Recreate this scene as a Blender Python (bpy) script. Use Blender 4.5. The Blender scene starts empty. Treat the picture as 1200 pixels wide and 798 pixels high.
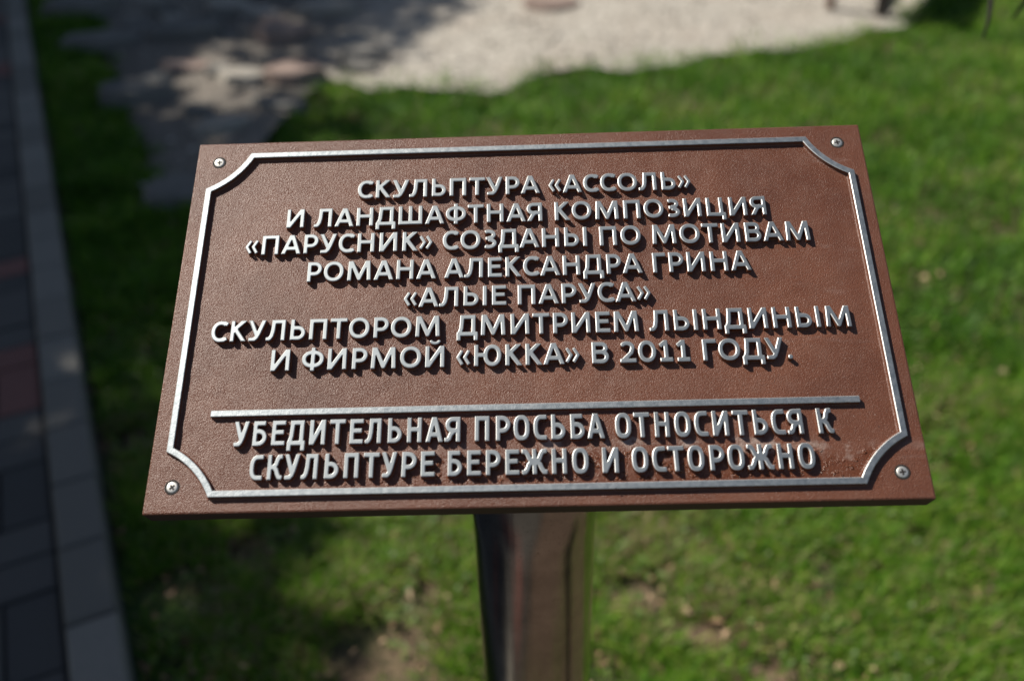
import bpy, bmesh, math, random
import numpy as np
from mathutils import Vector, Matrix
from mathutils.geometry import tessellate_polygon

random.seed(7)
rng = np.random.default_rng(11)
SC = bpy.context.scene
COL = SC.collection

# ------------------------------------------------------------------ camera
PZ = 1.10                                   # height of the middle of the plate
FPX = 1080.0                                # focal length in photo pixels (1200 wide)
cam_d = bpy.data.cameras.new('camera')
cam_d.sensor_fit = 'HORIZONTAL'
cam_d.sensor_width = 36.0
cam_d.lens = 36.0 * FPX / 1200.0
cam_d.clip_start = 0.02
cam_d.clip_end = 2000.0
cam = bpy.data.objects.new('camera', cam_d)
COL.objects.link(cam)
RR = Matrix(((0.9996291171287125, 0.0011176541239856196, -0.027209906977607622),
             (0.02138037526662437, 0.5866446658105278, 0.8095621752709996),
             (0.016867357289428567, -0.8098436805491005, 0.5864031934878572)))
CAMP = Vector((-0.0022551, -0.51176096, 0.3402451 + PZ))
cam.matrix_world = Matrix.Translation(CAMP) @ RR.transposed().to_4x4()
cam_d.dof.use_dof = True
cam_d.dof.focus_distance = 0.618
cam_d.dof.aperture_fstop = 2.9
cam_d.dof.aperture_blades = 7
SC.camera = cam

# ------------------------------------------------------------------ sun, sky, exposure
SUNV = Vector((-1.15, 0.51, 1.43)).normalized()      # towards the sun
sun_el = math.asin(SUNV.z)
sun_az = math.atan2(SUNV.x, SUNV.y)
wd = bpy.data.worlds.new('World')
SC.world = wd
wd.use_nodes = True
nt = wd.node_tree
nt.nodes.clear()
out = nt.nodes.new('ShaderNodeOutputWorld')
bg = nt.nodes.new('ShaderNodeBackground')
sky = nt.nodes.new('ShaderNodeTexSky')
sky.sky_type = 'NISHITA'
sky.sun_disc = False
sky.sun_elevation = sun_el
sky.sun_rotation = sun_az
bg.inputs['Strength'].default_value = 0.05
nt.links.new(sky.outputs[0], bg.inputs[0])
nt.links.new(bg.outputs[0], out.inputs[0])
sl = bpy.data.lights.new('sun', 'SUN')
sl.energy = 5.0
sl.angle = math.radians(0.53)
sl.color = (1.0, 0.94, 0.84)
so = bpy.data.objects.new('sun', sl)
COL.objects.link(so)
so.rotation_euler = (-SUNV).to_track_quat('-Z', 'Y').to_euler()
so.location = SUNV * 20
SC.view_settings.view_transform = 'Standard'
SC.view_settings.look = 'None'
SC.view_settings.exposure = 0.34
SC.view_settings.gamma = 1.0
SC.view_settings.use_curve_mapping = False

# ------------------------------------------------------------------ helpers
def tag(o, label=None, cat=None, group=None, kind=None):
    if label: o['label'] = label
    if cat: o['category'] = cat
    if group: o['group'] = group
    if kind: o['kind'] = kind
    return o

def empty(name, loc=(0, 0, 0), parent=None):
    o = bpy.data.objects.new(name, None)
    COL.objects.link(o)
    o.location = loc
    if parent: o.parent = parent
    return o

def mesh_from(name, verts, faces, mats=None, fm=None, smooth=False):
    me = bpy.data.meshes.new(name)
    me.from_pydata([tuple(v) for v in verts], [], faces)
    if mats is not None:
        for m in (mats if isinstance(mats, (list, tuple)) else [mats]):
            me.materials.append(m)
    if fm is not None:
        me.polygons.foreach_set('material_index', fm)
    if smooth:
        me.polygons.foreach_set('use_smooth', [True] * len(me.polygons))
    me.update()
    return me

def link(name, me, parent=None, loc=None):
    o = bpy.data.objects.new(name, me)
    COL.objects.link(o)
    if parent: o.parent = parent
    if loc is not None: o.location = loc
    return o

def node_mat(name):
    m = bpy.data.materials.new(name)
    m.use_nodes = True
    t = m.node_tree
    b = t.nodes['Principled BSDF']
    return m, t, b

def N(t, kind, **kw):
    n = t.nodes.new(kind)
    for k, v in kw.items():
        if k.startswith('i_'):
            key = k[2:]
            n.inputs[int(key) if key.isdigit() else key.replace('_', ' ')].default_value = v
        else:
            setattr(n, k, v)
    return n

def noise(t, vec, scale, detail=4.0, rough=0.55, dist=0.0):
    n = N(t, 'ShaderNodeTexNoise')
    n.inputs['Scale'].default_value = scale
    n.inputs['Detail'].default_value = detail
    n.inputs['Roughness'].default_value = rough
    n.inputs['Distortion'].default_value = dist
    if vec is not None: t.links.new(vec, n.inputs['Vector'])
    return n.outputs['Fac']

def ramp(t, fac, stops, interp='LINEAR'):
    n = N(t, 'ShaderNodeValToRGB')
    n.color_ramp.interpolation = interp
    e = n.color_ramp.elements
    while len(e) < len(stops): e.new(0.5)
    for i, (p, c) in enumerate(stops):
        e[i].position = p
        e[i].color = c if len(c) == 4 else (c[0], c[1], c[2], 1)
    t.links.new(fac, n.inputs[0])
    return n.outputs[0]

def mixc(t, fac, a, b, mode='MIX'):
    n = N(t, 'ShaderNodeMix', data_type='RGBA', blend_type=mode)
    for s, v in ((0, fac), (6, a), (7, b)):
        if isinstance(v, (int, float)): n.inputs[s].default_value = v
        elif isinstance(v, (tuple, list)): n.inputs[s].default_value = (v[0], v[1], v[2], 1)
        else: t.links.new(v, n.inputs[s])
    return n.outputs[2]

def mth(t, op, a, b=0.0, c=None, clamp=False):
    n = N(t, 'ShaderNodeMath', operation=op, use_clamp=clamp)
    for i, v in enumerate((a, b, c)):
        if v is None: continue
        if isinstance(v, (int, float)): n.inputs[i].default_value = v
        else: t.links.new(v, n.inputs[i])
    return n.outputs[0]

def bump(t, b, h, strength, dist, prev=None):
    n = N(t, 'ShaderNodeBump')
    n.inputs['Strength'].default_value = strength
    n.inputs['Distance'].default_value = dist
    t.links.new(h, n.inputs['Height'])
    if prev is not None: t.links.new(prev, n.inputs['Normal'])
    t.links.new(n.outputs[0], b.inputs['Normal'])
    return n.outputs[0]

def objco(t):
    return N(t, 'ShaderNodeTexCoord').outputs['Object']

def smoothstep(t, v, lo, hi):
    n = N(t, 'ShaderNodeMapRange', interpolation_type='SMOOTHSTEP')
    n.inputs['From Min'].default_value = lo
    n.inputs['From Max'].default_value = hi
    t.links.new(v, n.inputs['Value'])
    return n.outputs['Result']

# ------------------------------------------------------------------ materials of the sign
def mat_paint():
    """brown paint on the cast plate, grainy, with lime, rust and dried drips low on it; object units are metres"""
    m, t, b = node_mat('brown_paint')
    co = objco(t)
    sep = N(t, 'ShaderNodeSeparateXYZ'); t.links.new(co, sep.inputs[0])
    x, y = sep.outputs[0], sep.outputs[1]
    big = noise(t, co, 9.0, 4, 0.6)
    med = noise(t, co, 60.0, 5, 0.65)
    fine = noise(t, co, 900.0, 3, 0.6)
    fine2 = noise(t, co, 560.0, 3, 0.6)
    c = ramp(t, big, [(0.3, (0.100, 0.034, 0.018)), (0.7, (0.170, 0.063, 0.034))])
    c = mixc(t, mth(t, 'MULTIPLY', smoothstep(t, med, 0.45, 0.8), 0.45), c, (0.17, 0.082, 0.055))
    # pale chalky specks
    spk = smoothstep(t, fine, 0.62, 0.74)
    c = mixc(t, mth(t, 'MULTIPLY', spk, 0.42), c, (0.40, 0.31, 0.26))
    # darker grime specks
    dk = smoothstep(t, noise(t, co, 140.0, 4, 0.7), 0.66, 0.78)
    c = mixc(t, mth(t, 'MULTIPLY', dk, 0.35), c, (0.07, 0.03, 0.022))
    # rust tinted pool along the lower edge of the field, y between -0.124 and about -0.100
    wob = noise(t, co, 22.0, 4, 0.6)
    edge = mth(t, 'ADD', y, mth(t, 'MULTIPLY', mth(t, 'SUBTRACT', wob, 0.5), -0.045))
    low = mth(t, 'SUBTRACT', 1.0, smoothstep(t, edge, -0.1075, -0.1035))
    inside = smoothstep(t, y, -0.1262, -0.1255)
    xin = mth(t, 'MULTIPLY', smoothstep(t, x, -0.165, -0.02), mth(t, 'SUBTRACT', 1.0, smoothstep(t, x, 0.206, 0.212)))
    pool = mth(t, 'MULTIPLY', mth(t, 'MULTIPLY', low, inside), xin)
    c = mixc(t, mth(t, 'MULTIPLY', pool, 0.6), c, (0.115, 0.035, 0.014))
    # white lime fringe where the pool dried
    d = mth(t, 'ABSOLUTE', mth(t, 'ADD', edge, 0.1015))
    fr = mth(t, 'SUBTRACT', 1.0, smoothstep(t, d, 0.001, 0.006))
    patch = smoothstep(t, noise(t, co, 40.0, 5, 0.7), 0.46, 0.62)
    fr = mth(t, 'MULTIPLY', mth(t, 'MULTIPLY', fr, patch), mth(t, 'MULTIPLY', smoothstep(t, x, -0.12, 0.08), mth(t, 'SUBTRACT', 1.0, smoothstep(t, x, 0.195, 0.215))))
    c = mixc(t, mth(t, 'MULTIPLY', fr, 0.55), c, (0.50, 0.42, 0.37))
    # faint wiped scuffs
    mp = N(t, 'ShaderNodeMapping'); mp.inputs['Rotation'].default_value = (0, 0, 0.5); mp.inputs['Scale'].default_value = (6, 26, 10)
    t.links.new(co, mp.inputs[0])
    sc = smoothstep(t, noise(t, mp.outputs[0], 2.2, 5, 0.6), 0.60, 0.78)
    c = mixc(t, mth(t, 'MULTIPLY', sc, 0.28), c, (0.36, 0.27, 0.24))
    t.links.new(c, b.inputs['Base Color'])
    r = mth(t, 'ADD', 0.22, mth(t, 'MULTIPLY', med, 0.16))
    r = mth(t, 'ADD', r, mth(t, 'MULTIPLY', noise(t, co, 14.0, 4, 0.6), 0.16))
    r = mth(t, 'SUBTRACT', r, mth(t, 'MULTIPLY', pool, 0.14))
    t.links.new(r, b.inputs['Roughness'])
    b.inputs['Specular IOR Level'].default_value = 0.5
    h = mth(t, 'ADD', mth(t, 'MULTIPLY', fine2, 0.40), mth(t, 'MULTIPLY', med, 0.25))
    h = mth(t, 'ADD', h, mth(t, 'MULTIPLY', noise(t, co, 1250.0, 2, 0.6), 0.75))
    h = mth(t, 'ADD', h, mth(t, 'MULTIPLY', mth(t, 'MULTIPLY', smoothstep(t, noise(t, co, 260.0, 2, 0.5), 0.55, 0.7), pool), 1.8))
    bump(t, b, h, 0.75, 0.0009)
    return m

def mat_metal():
    m, t, b = node_mat('ground_aluminium')
    co = objco(t)
    n1 = noise(t, co, 260.0, 4, 0.6)
    n2 = noise(t, co, 1400.0, 2, 0.5)
    n3 = noise(t, co, 45.0, 4, 0.6)
    c = ramp(t, n1, [(0.3, (0.30, 0.335, 0.355)), (0.7, (0.44, 0.47, 0.485))])
    c = mixc(t, mth(t, 'MULTIPLY', smoothstep(t, n3, 0.55, 0.75), 0.35), c, (0.42, 0.43, 0.43))
    c = mixc(t, mth(t, 'MULTIPLY', smoothstep(t, n2, 0.66, 0.78), 0.4), c, (0.25, 0.22, 0.2))
    t.links.new(c, b.inputs['Base Color'])
    b.inputs['Metallic'].default_value = 0.95
    r = mth(t, 'ADD', 0.44, mth(t, 'MULTIPLY', n1, 0.12))
    t.links.new(r, b.inputs['Roughness'])
    h = mth(t, 'ADD', n2, mth(t, 'MULTIPLY', n1, 2.2))
    bump(t, b, h, 0.35, 0.0002)
    return m

def mat_edge():
    m, t, b = node_mat('worn_bright_edge')
    co = objco(t)
    n1 = noise(t, co, 380.0, 3, 0.6)
    t.links.new(ramp(t, n1, [(0.3, (0.42, 0.44, 0.44)), (0.7, (0.70, 0.70, 0.68))]), b.inputs['Base Color'])
    b.inputs['Metallic'].default_value = 0.7
    b.inputs['Roughness'].default_value = 0.5
    return m

def mat_screw():
    m, t, b = node_mat('zinc_screw')
    co = objco(t)
    n1 = noise(t, co, 500.0, 3, 0.6)
    c = ramp(t, n1, [(0.3, (0.55, 0.54, 0.50)), (0.7, (0.75, 0.74, 0.70))])
    t.links.new(c, b.inputs['Base Color'])
    b.inputs['Metallic'].default_value = 0.8
    b.inputs['Roughness'].default_value = 0.5
    bump(t, b, n1, 0.3, 0.0002)
    return m

def mat_dark(name='recess_dark', col=(0.02, 0.016, 0.014), rough=0.8):
    m, t, b = node_mat(name)
    b.inputs['Base Color'].default_value = (*col, 1)
    b.inputs['Roughness'].default_value = rough
    return m

def mat_steel():
    m, t, b = node_mat('stainless_tube')
    co = objco(t)
    mp = N(t, 'ShaderNodeMapping'); mp.inputs['Scale'].default_value = (1, 1, 0.02)
    t.links.new(co, mp.inputs[0])
    n1 = noise(t, mp.outputs[0], 260.0, 5, 0.65)
    n2 = noise(t, co, 1100.0, 3, 0.6)
    n3 = noise(t, co, 30.0, 5, 0.65)
    c = ramp(t, n3, [(0.3, (0.32, 0.30, 0.27)), (0.7, (0.50, 0.47, 0.43))])
    spots = smoothstep(t, noise(t, co, 420.0, 3, 0.6), 0.60, 0.72)
    c = mixc(t, mth(t, 'MULTIPLY', spots, 0.6), c, (0.12, 0.09, 0.07))
    t.links.new(c, b.inputs['Base Color'])
    b.inputs['Metallic'].default_value = 1.0
    r = mth(t, 'ADD', 0.07, mth(t, 'MULTIPLY', n3, 0.14))
    t.links.new(r, b.inputs['Roughness'])
    h = mth(t, 'ADD', mth(t, 'MULTIPLY', n1, 0.6), mth(t, 'MULTIPLY', n2, 0.3))
    bump(t, b, h, 0.5, 0.0004)
    return m

M_EDGE = mat_edge()
M_PAINT, M_METAL, M_SCREW, M_RECESS, M_STEEL = mat_paint(), mat_metal(), mat_screw(), mat_dark(), mat_steel()

# ------------------------------------------------------------------ ground frame helpers
SHX, SHY = -SUNV.x / SUNV.z, -SUNV.y / SUNV.z        # shadow shift per metre of height
K0 = np.array((-0.717, 0.464)); K1 = np.array((-2.833, 4.902))  # lawn side of the kerb
KD = (K1 - K0) / np.linalg.norm(K1 - K0)
KN = np.array((-KD[1], KD[0]))                       # towards the pavement (left)

def ground_at(px, py, z=0.0):
    d = RR.transposed() @ Vector(((px - 600) / FPX, -(py - 399) / FPX, -1.0))
    t = (z - CAMP.z) / d.z
    return CAMP + d * t

def grass_far_edge(x):
    """y where the lawn ends against the gravel"""
    xs = np.array((-3.5, -1.6, -1.25, -1.02, -0.93, -0.82, -0.62, -0.45, -0.1, 0.12, 0.5, 0.8, 1.06, 1.5, 1.9, 2.4, 3.0, 4.5, 8.0))
    ys = np.array((0.5, 1.55, 2.1, 2.55, 3.42, 3.55, 3.34, 3.36, 3.36, 3.55, 3.58, 3.66, 3.74, 3.86, 4.12, 4.9, 5.6, 7.0, 9.0))
    x = np.asarray(x, float)
    return np.interp(x, xs, ys) + 0.035 * np.sin(x * 9.0) + 0.02 * np.sin(x * 23 + 1.0)

def mat_soil():
    m, t, b = node_mat('lawn_soil')
    co = objco(t)
    n1 = noise(t, co, 3.0, 5, 0.6)
    n2 = noise(t, co, 60.0, 5, 0.7)
    c = ramp(t, n2, [(0.3, (0.07, 0.045, 0.03)), (0.7, (0.27, 0.18, 0.115))])
    g = ramp(t, noise(t, co, 35.0, 4, 0.7), [(0.3, (0.02, 0.05, 0.008)), (0.7, (0.06, 0.12, 0.02))])
    c = mixc(t, smoothstep(t, n1, 0.35, 0.6), c, g)
    t.links.new(c, b.inputs['Base Color'])
    b.inputs['Roughness'].default_value = 0.95
    bump(t, b, n2, 0.8, 0.02)
    return m

def mat_gravel_bed():
    m, t, b = node_mat('crushed_stone')
    co = objco(t)
    v = N(t, 'ShaderNodeTexVoronoi'); v.inputs['Scale'].default_value = 75.0
    t.links.new(co, v.inputs['Vector'])
    n1 = noise(t, co, 2.2, 5, 0.6)
    n2 = noise(t, co, 26.0, 4, 0.7)
    vc = N(t, 'ShaderNodeSeparateColor'); t.links.new(v.outputs['Color'], vc.inputs[0])
    c = ramp(t, vc.outputs[0], [(0.0, (0.30, 0.27, 0.235)), (0.5, (0.43, 0.395, 0.34)), (1.0, (0.58, 0.545, 0.48))])
    c = mixc(t, mth(t, 'MULTIPLY', smoothstep(t, n1, 0.42, 0.7), 0.4), c, (0.33, 0.27, 0.22))
    c = mixc(t, mth(t, 'MULTIPLY', smoothstep(t, n2, 0.5, 0.75), 0.3), c, (0.20, 0.17, 0.14))
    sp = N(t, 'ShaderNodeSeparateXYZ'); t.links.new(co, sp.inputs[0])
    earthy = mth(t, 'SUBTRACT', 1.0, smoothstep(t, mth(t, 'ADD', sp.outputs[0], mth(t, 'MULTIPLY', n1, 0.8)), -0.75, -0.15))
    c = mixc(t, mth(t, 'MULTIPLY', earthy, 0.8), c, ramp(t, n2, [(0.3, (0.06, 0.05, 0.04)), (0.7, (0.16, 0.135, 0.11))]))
    t.links.new(c, b.inputs['Base Color'])
    b.inputs['Roughness'].default_value = 0.9
    bump(t, b, v.outputs['Distance'], 0.9, 0.01)
    return m

def mat_rand(name, stops, rough=0.85, nscale=60, bumpd=0.002, mixn=0.3, dark=(0.05, 0.05, 0.05), spec=0.5):
    """one colour per object out of a ramp, broken up by noise"""
    m, t, b = node_mat(name)
    oi = N(t, 'ShaderNodeObjectInfo')
    co = objco(t)
    c = ramp(t, oi.outputs['Random'], stops)
    va = N(t, 'ShaderNodeVectorMath', operation='ADD')
    t.links.new(co, va.inputs[0])
    cmb = N(t, 'ShaderNodeCombineXYZ')
    t.links.new(mth(t, 'MULTIPLY', oi.outputs['Random'], 37.0), cmb.inputs[0])
    t.links.new(cmb.outputs[0], va.inputs[1])
    n1 = noise(t, va.outputs[0], nscale, 5, 0.65)
    c = mixc(t, mth(t, 'MULTIPLY', smoothstep(t, n1, 0.42, 0.75), mixn), c, dark)
    t.links.new(c, b.inputs['Base Color'])
    b.inputs['Roughness'].default_value = rough
    b.inputs['Specular IOR Level'].default_value = spec
    bump(t, b, n1, 0.6, bumpd)
    return m

# ------------------------------------------------------------------ THE SETTING: ground, gravel, pavement, kerb
def sheet(name, pts, z, mat, kind='structure'):
    me = mesh_from(name, [(p[0], p[1], z) for p in pts], [tuple(range(len(pts)))], mat)
    o = link(name, me)
    tag(o, kind=kind)
    return o

ground = sheet('ground', [(-300, -300), (300, -300), (300, 300), (-300, 300)], -0.02, mat_soil())

def mat_added_soil():
    m, t, b = node_mat('added_soil')
    co = objco(t)
    n1 = noise(t, co, 5.0, 5, 0.6); n2 = noise(t, co, 70.0, 5, 0.7)
    c = ramp(t, n2, [(0.3, (0.05, 0.032, 0.022)), (0.7, (0.16, 0.105, 0.075))])
    c = mixc(t, mth(t, 'MULTIPLY', smoothstep(t, n1, 0.5, 0.7), 0.5), c, (0.12, 0.08, 0.055))
    t.links.new(c, b.inputs['Base Color']); b.inputs['Roughness'].default_value = 0.95
    bump(t, b, n2, 0.8, 0.015)
    return m
ra = random.Random(3)
def in_added_soil(x, y, grow=0.0):
    return ((x - .62) / (1.75 + grow)) ** 2 + ((y + 1.22) / (1.45 + grow)) ** 2 < 1
sheet('added_soil', [(.62 + (1.75 + .06 * ra.uniform(-1, 1)) * math.cos(a * math.pi / 30), -1.22 + (1.45 + .05 * ra.uniform(-1, 1)) * math.sin(a * math.pi / 30)) for a in range(60)], -0.012, mat_added_soil())  # unseen soil patch, added to put brown into the post's reflection

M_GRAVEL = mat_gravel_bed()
def gravel_height(x, y):
    return 0.012 * np.sin(x * 2.1 + 0.6) * np.sin(y * 1.7) + 0.006 * np.sin(x * 7.3 + y * 5.1)

def build_gravel():
    xs = np.linspace(-5.0, 9.0, 220)
    rows = 70
    V, F = [], []
    for i, x in enumerate(xs):
        y0 = float(grass_far_edge(x)) - 0.06
        if x < -1.2:
            # the stony strip reaches to the grass verge behind the kerb
            s = K0 + KD * ((y0 - K0[1]) / KD[1])
        for j in range(rows):
            tt = j / (rows - 1)
            y = y0 + (14.0 - y0) * tt ** 1.5
            V.append((x, y, 0.006 + float(gravel_height(x, y))))
    for i in range(len(xs) - 1):
        for j in range(rows - 1):
            cx, cy = V[i * rows + j][0], V[i * rows + j][1]
            off = (np.array((cx, cy)) - K0) @ KN
            if off > -0.22: continue
            F.append((i * rows + j, (i + 1) * rows + j, (i + 1) * rows + j + 1, i * rows + j + 1))
    used = sorted({k for f in F for k in f}); mp = {k: n for n, k in enumerate(used)}
    for k in used:
        p = np.array(V[k][:2]); o_ = (p - K0) @ KN; s_ = (p - K0) @ KD
        lim = -0.32 + .02 * math.sin(s_ * 7)
        if o_ > lim:
            p = p - KN * (o_ - lim); V[k] = (p[0], p[1], V[k][2] - .012)
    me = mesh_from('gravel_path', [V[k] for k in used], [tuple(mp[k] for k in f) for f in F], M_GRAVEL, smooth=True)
    return tag(link('gravel_path', me), kind='structure')
build_gravel()

def ico_pebbles(n, xyz, size, colf, name, mat):
    """n irregular little stones in one mesh"""
    bm = bmesh.new(); bmesh.ops.create_icosphere(bm, subdivisions=1, radius=1.0)
    bv = np.array([v.co[:] for v in bm.verts]); bf = np.array([[v.index for v in f.verts] for f in bm.faces]); bm.free()
    nv, nf = len(bv), len(bf)
    V = np.repeat(bv[None], n, 0) * (1 + 0.28 * rng.standard_normal((n, nv, 1)))
    V *= size[:, None, None] * np.stack([rng.uniform(.7, 1.3, n), rng.uniform(.7, 1.3, n), rng.uniform(.4, .8, n)], 1)[:, None, :]
    a = rng.uniform(0, 6.28, n); ca, sa = np.cos(a)[:, None], np.sin(a)[:, None]
    X = V[..., 0] * ca - V[..., 1] * sa; Y = V[..., 0] * sa + V[..., 1] * ca
    V = np.stack([X, Y, V[..., 2]], -1) + xyz[:, None, :]
    F = bf[None] + (np.arange(n) * nv)[:, None, None]
    me = np_mesh(name, V.reshape(-1, 3), F.reshape(-1, 3), mat)
    at = me.attributes.new('tone', 'FLOAT', 'POINT')
    at.data.foreach_set('value', np.repeat(colf, nv).astype(np.float32))
    return me

def np_mesh(name, V, F, mat, k=3):
    me = bpy.data.meshes.new(name)
    me.vertices.add(len(V)); me.vertices.foreach_set('co', np.ascontiguousarray(V, np.float32).ravel())
    me.loops.add(F.size); me.loops.foreach_set('vertex_index', np.ascontiguousarray(F, np.int32).ravel())
    me.polygons.add(len(F)); me.polygons.foreach_set('loop_start', np.arange(0, F.size, k, dtype=np.int32))
    me.polygons.foreach_set('loop_total', np.full(len(F), k, np.int32))
    me.materials.append(mat)
    me.update(calc_edges=True)
    return me

def mat_tone(name, stops, rough=0.85, attr='tone', trans=0.0, spec=0.4, extra=None):
    m, t, b = node_mat(name)
    a = N(t, 'ShaderNodeAttribute', attribute_name=attr)
    c = ramp(t, a.outputs['Fac'], stops)
    if extra: c = extra(t, c)
    t.links.new(c, b.inputs['Base Color'])
    b.inputs['Roughness'].default_value = rough
    b.inputs['Specular IOR Level'].default_value = spec
    if trans:
        o = t.nodes['Material Output']
        tr = N(t, 'ShaderNodeBsdfTranslucent'); t.links.new(c, tr.inputs[0])
        mx = N(t, 'ShaderNodeMixShader'); mx.inputs[0].default_value = trans
        t.links.new(b.outputs[0], mx.inputs[1]); t.links.new(tr.outputs[0], mx.inputs[2])
        t.links.new(mx.outputs[0], o.inputs[0])
    return m

def build_pebbles():
    n = 26000
    x = rng.uniform(-3.6, 4.2, n); y = 1.4 + rng.beta(1.2, 1.6, n) * 6.0
    off = (np.stack([x, y], 1) - K0) @ KN
    ok = (y > grass_far_edge(x) - 0.05) & (off < -0.28)
    x, y = x[ok], y[ok]; n = len(x)
    keep = (x > -0.95) | (rng.random(n) < .25); x, y = x[keep], y[keep]; n = len(x)
    size = rng.uniform(0.004, 0.011, n) * np.where(rng.random(n) < 0.03, 2.0, 1)
    xyz = np.stack([x, y, 0.008 + gravel_height(x, y)], 1)
    m = mat_tone('gravel_stones', [(0, (0.22, 0.195, 0.16)), (0.5, (0.44, 0.40, 0.345)), (1, (0.64, 0.60, 0.54))], 0.9)
    me = ico_pebbles(n, xyz, size, rng.random(n), 'gravel', m)
    tag(link('gravel', me), 'loose pale crushed gravel spread over the path behind the lawn', 'gravel', kind='stuff')
build_pebbles()

# pavement of concrete pavers, basket weave, beside the kerb
def paver_mesh(name, L, Wd, H, mat, ch=0.004):
    bm = bmesh.new()
    x, y = L / 2, Wd / 2
    lo = [bm.verts.new((sx * x, sy * y, 0)) for sx, sy in ((-1, -1), (1, -1), (1, 1), (-1, 1))]
    md = [bm.verts.new((sx * x, sy * y, H - ch)) for sx, sy in ((-1, -1), (1, -1), (1, 1), (-1, 1))]
    tp = [bm.verts.new((sx * (x - ch), sy * (y - ch), H)) for sx, sy in ((-1, -1), (1, -1), (1, 1), (-1, 1))]
    for a, b in ((lo, md), (md, tp)):
        for i in range(4):
            bm.faces.new((a[i], a[(i + 1) % 4], b[(i + 1) % 4], b[i]))
    bm.faces.new(tp)
    me = bpy.data.meshes.new(name); bm.to_mesh(me); bm.free()
    me.materials.append(mat)
    return me

M_BED = mat_rand('jointing_sand', [(0, (0.05, 0.045, 0.04)), (1, (0.06, 0.055, 0.05))], 0.95, 40, 0.004)
M_PGREY = mat_rand('grey_paver', [(0, (0.055, 0.053, 0.05)), (0.5, (0.078, 0.073, 0.068)), (1, (0.12, 0.112, 0.10))], 0.88, 70, 0.0015, 0.35, (0.07, 0.07, 0.07))
M_PRED = mat_rand('red_paver', [(0, (0.15, 0.06, 0.05)), (1, (0.21, 0.095, 0.08))], 0.88, 70, 0.0015, 0.35, (0.08, 0.05, 0.045))
M_KERB = mat_rand('concrete_kerb', [(0, (0.145, 0.135, 0.115)), (1, (0.23, 0.215, 0.185))], 0.85, 50, 0.002, 0.3, (0.13, 0.13, 0.12))

KW = 0.096                                            # kerb width
ang = math.atan2(KD[1], KD[0])
def kpt(s, o):                                        # s along the kerb, o to the left of its lawn side
    p = K0 + KD * s + KN * o
    return (float(p[0]), float(p[1]))

pav = sheet('pavement', [kpt(-3.0, KW), kpt(16, KW), kpt(16, 4.2), kpt(-3.0, 4.2)], 0.018, M_BED)
pm = {('g', 0): paver_mesh('grey_paver', 0.196, 0.096, 0.05, M_PGREY), ('r', 0): paver_mesh('red_paver', 0.196, 0.096, 0.05, M_PRED)}
cells = []
bi = 0
for a in range(-8, 60):
    for c in range(0, 14):
        s0, o0 = a * 0.2 + 0.05, KW + 0.004 + c * 0.2
        horiz = (a + c) % 2 == 0
        for k in range(2):
            if horiz: s, o, r = s0 + 0.1, o0 + 0.05 + 0.1 * k, 0
            else: s, o, r = s0 + 0.05 + 0.1 * k, o0 + 0.1, math.pi / 2
            cells.append((s, o, r))
def cam_px(p):
    q = RR @ (Vector(p) - CAMP)
    if q.z > -0.05: return None
    return (600 + FPX * q.x / -q.z, 399 - FPX * q.y / -q.z, -q.z)
def inview(p, mg=30):
    q = cam_px(p)
    return q is not None and -mg < q[0] < 1200 + mg and -mg < q[1] < 798 + mg
rest_V, rest_F, rest_n = [], [], 0
placed = 0
cells.sort(key=lambda c: (Vector((*kpt(c[0], c[1]), 0)) - CAMP).length)
rr = random.Random(4)
for s, o, r in cells:
    x, y = kpt(s, o)
    red = rr.random() < (0.75 if (1.0 < (s % 2.4) < 1.35 or o > 0.9 and rr.random() < .3) else 0.06)
    z = -0.006 + rr.uniform(-0.004, 0.003)
    if placed < 300 and (inview((x, y, 0.04), 60) or (Vector((x, y, 0)) - CAMP).length < 2.2):
        ob = link('paver', pm[('r' if red else 'g', 0)], pav, (x, y, z))
        ob.rotation_euler = (rr.uniform(-.01, .01), rr.uniform(-.01, .01), ang + r)
        placed += 1
    elif s < 7 and o < 1.8:
        src = pm[('g', 0)]
        Rm = Matrix.Translation((x, y, z)) @ Matrix.Rotation(ang + r, 4, 'Z')
        rest_V += [tuple(Rm @ v.co) for v in src.vertices]
        rest_F += [tuple(i + rest_n for i in p.vertices) for p in src.polygons]
        rest_n += len(src.vertices)
tag(link('far_pavers', mesh_from('far_pavers', rest_V, rest_F, M_PGREY), pav), kind='stuff')

kerb = sheet('kerb', [kpt(-3.0, 0.002), kpt(16, 0.002), kpt(16, KW - 0.002), kpt(-3, KW - 0.002)], 0.012, M_BED)
km = paver_mesh('kerb_stone', 0.197, KW - 0.004, 0.075, M_KERB, 0.006)
k0 = ((np.array((-0.893, 0.749)) - K0) @ KD) % 0.2
for i in range(-4, 60):
    s = k0 + i * 0.2 - 0.1
    x, y = kpt(s, KW / 2)
    ob = link('kerb_stone', km, kerb, (x, y, -0.02 + rr.uniform(-0.002, 0.002)))
    ob.rotation_euler = (0, 0, ang + rr.uniform(-.006, .006))

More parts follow.
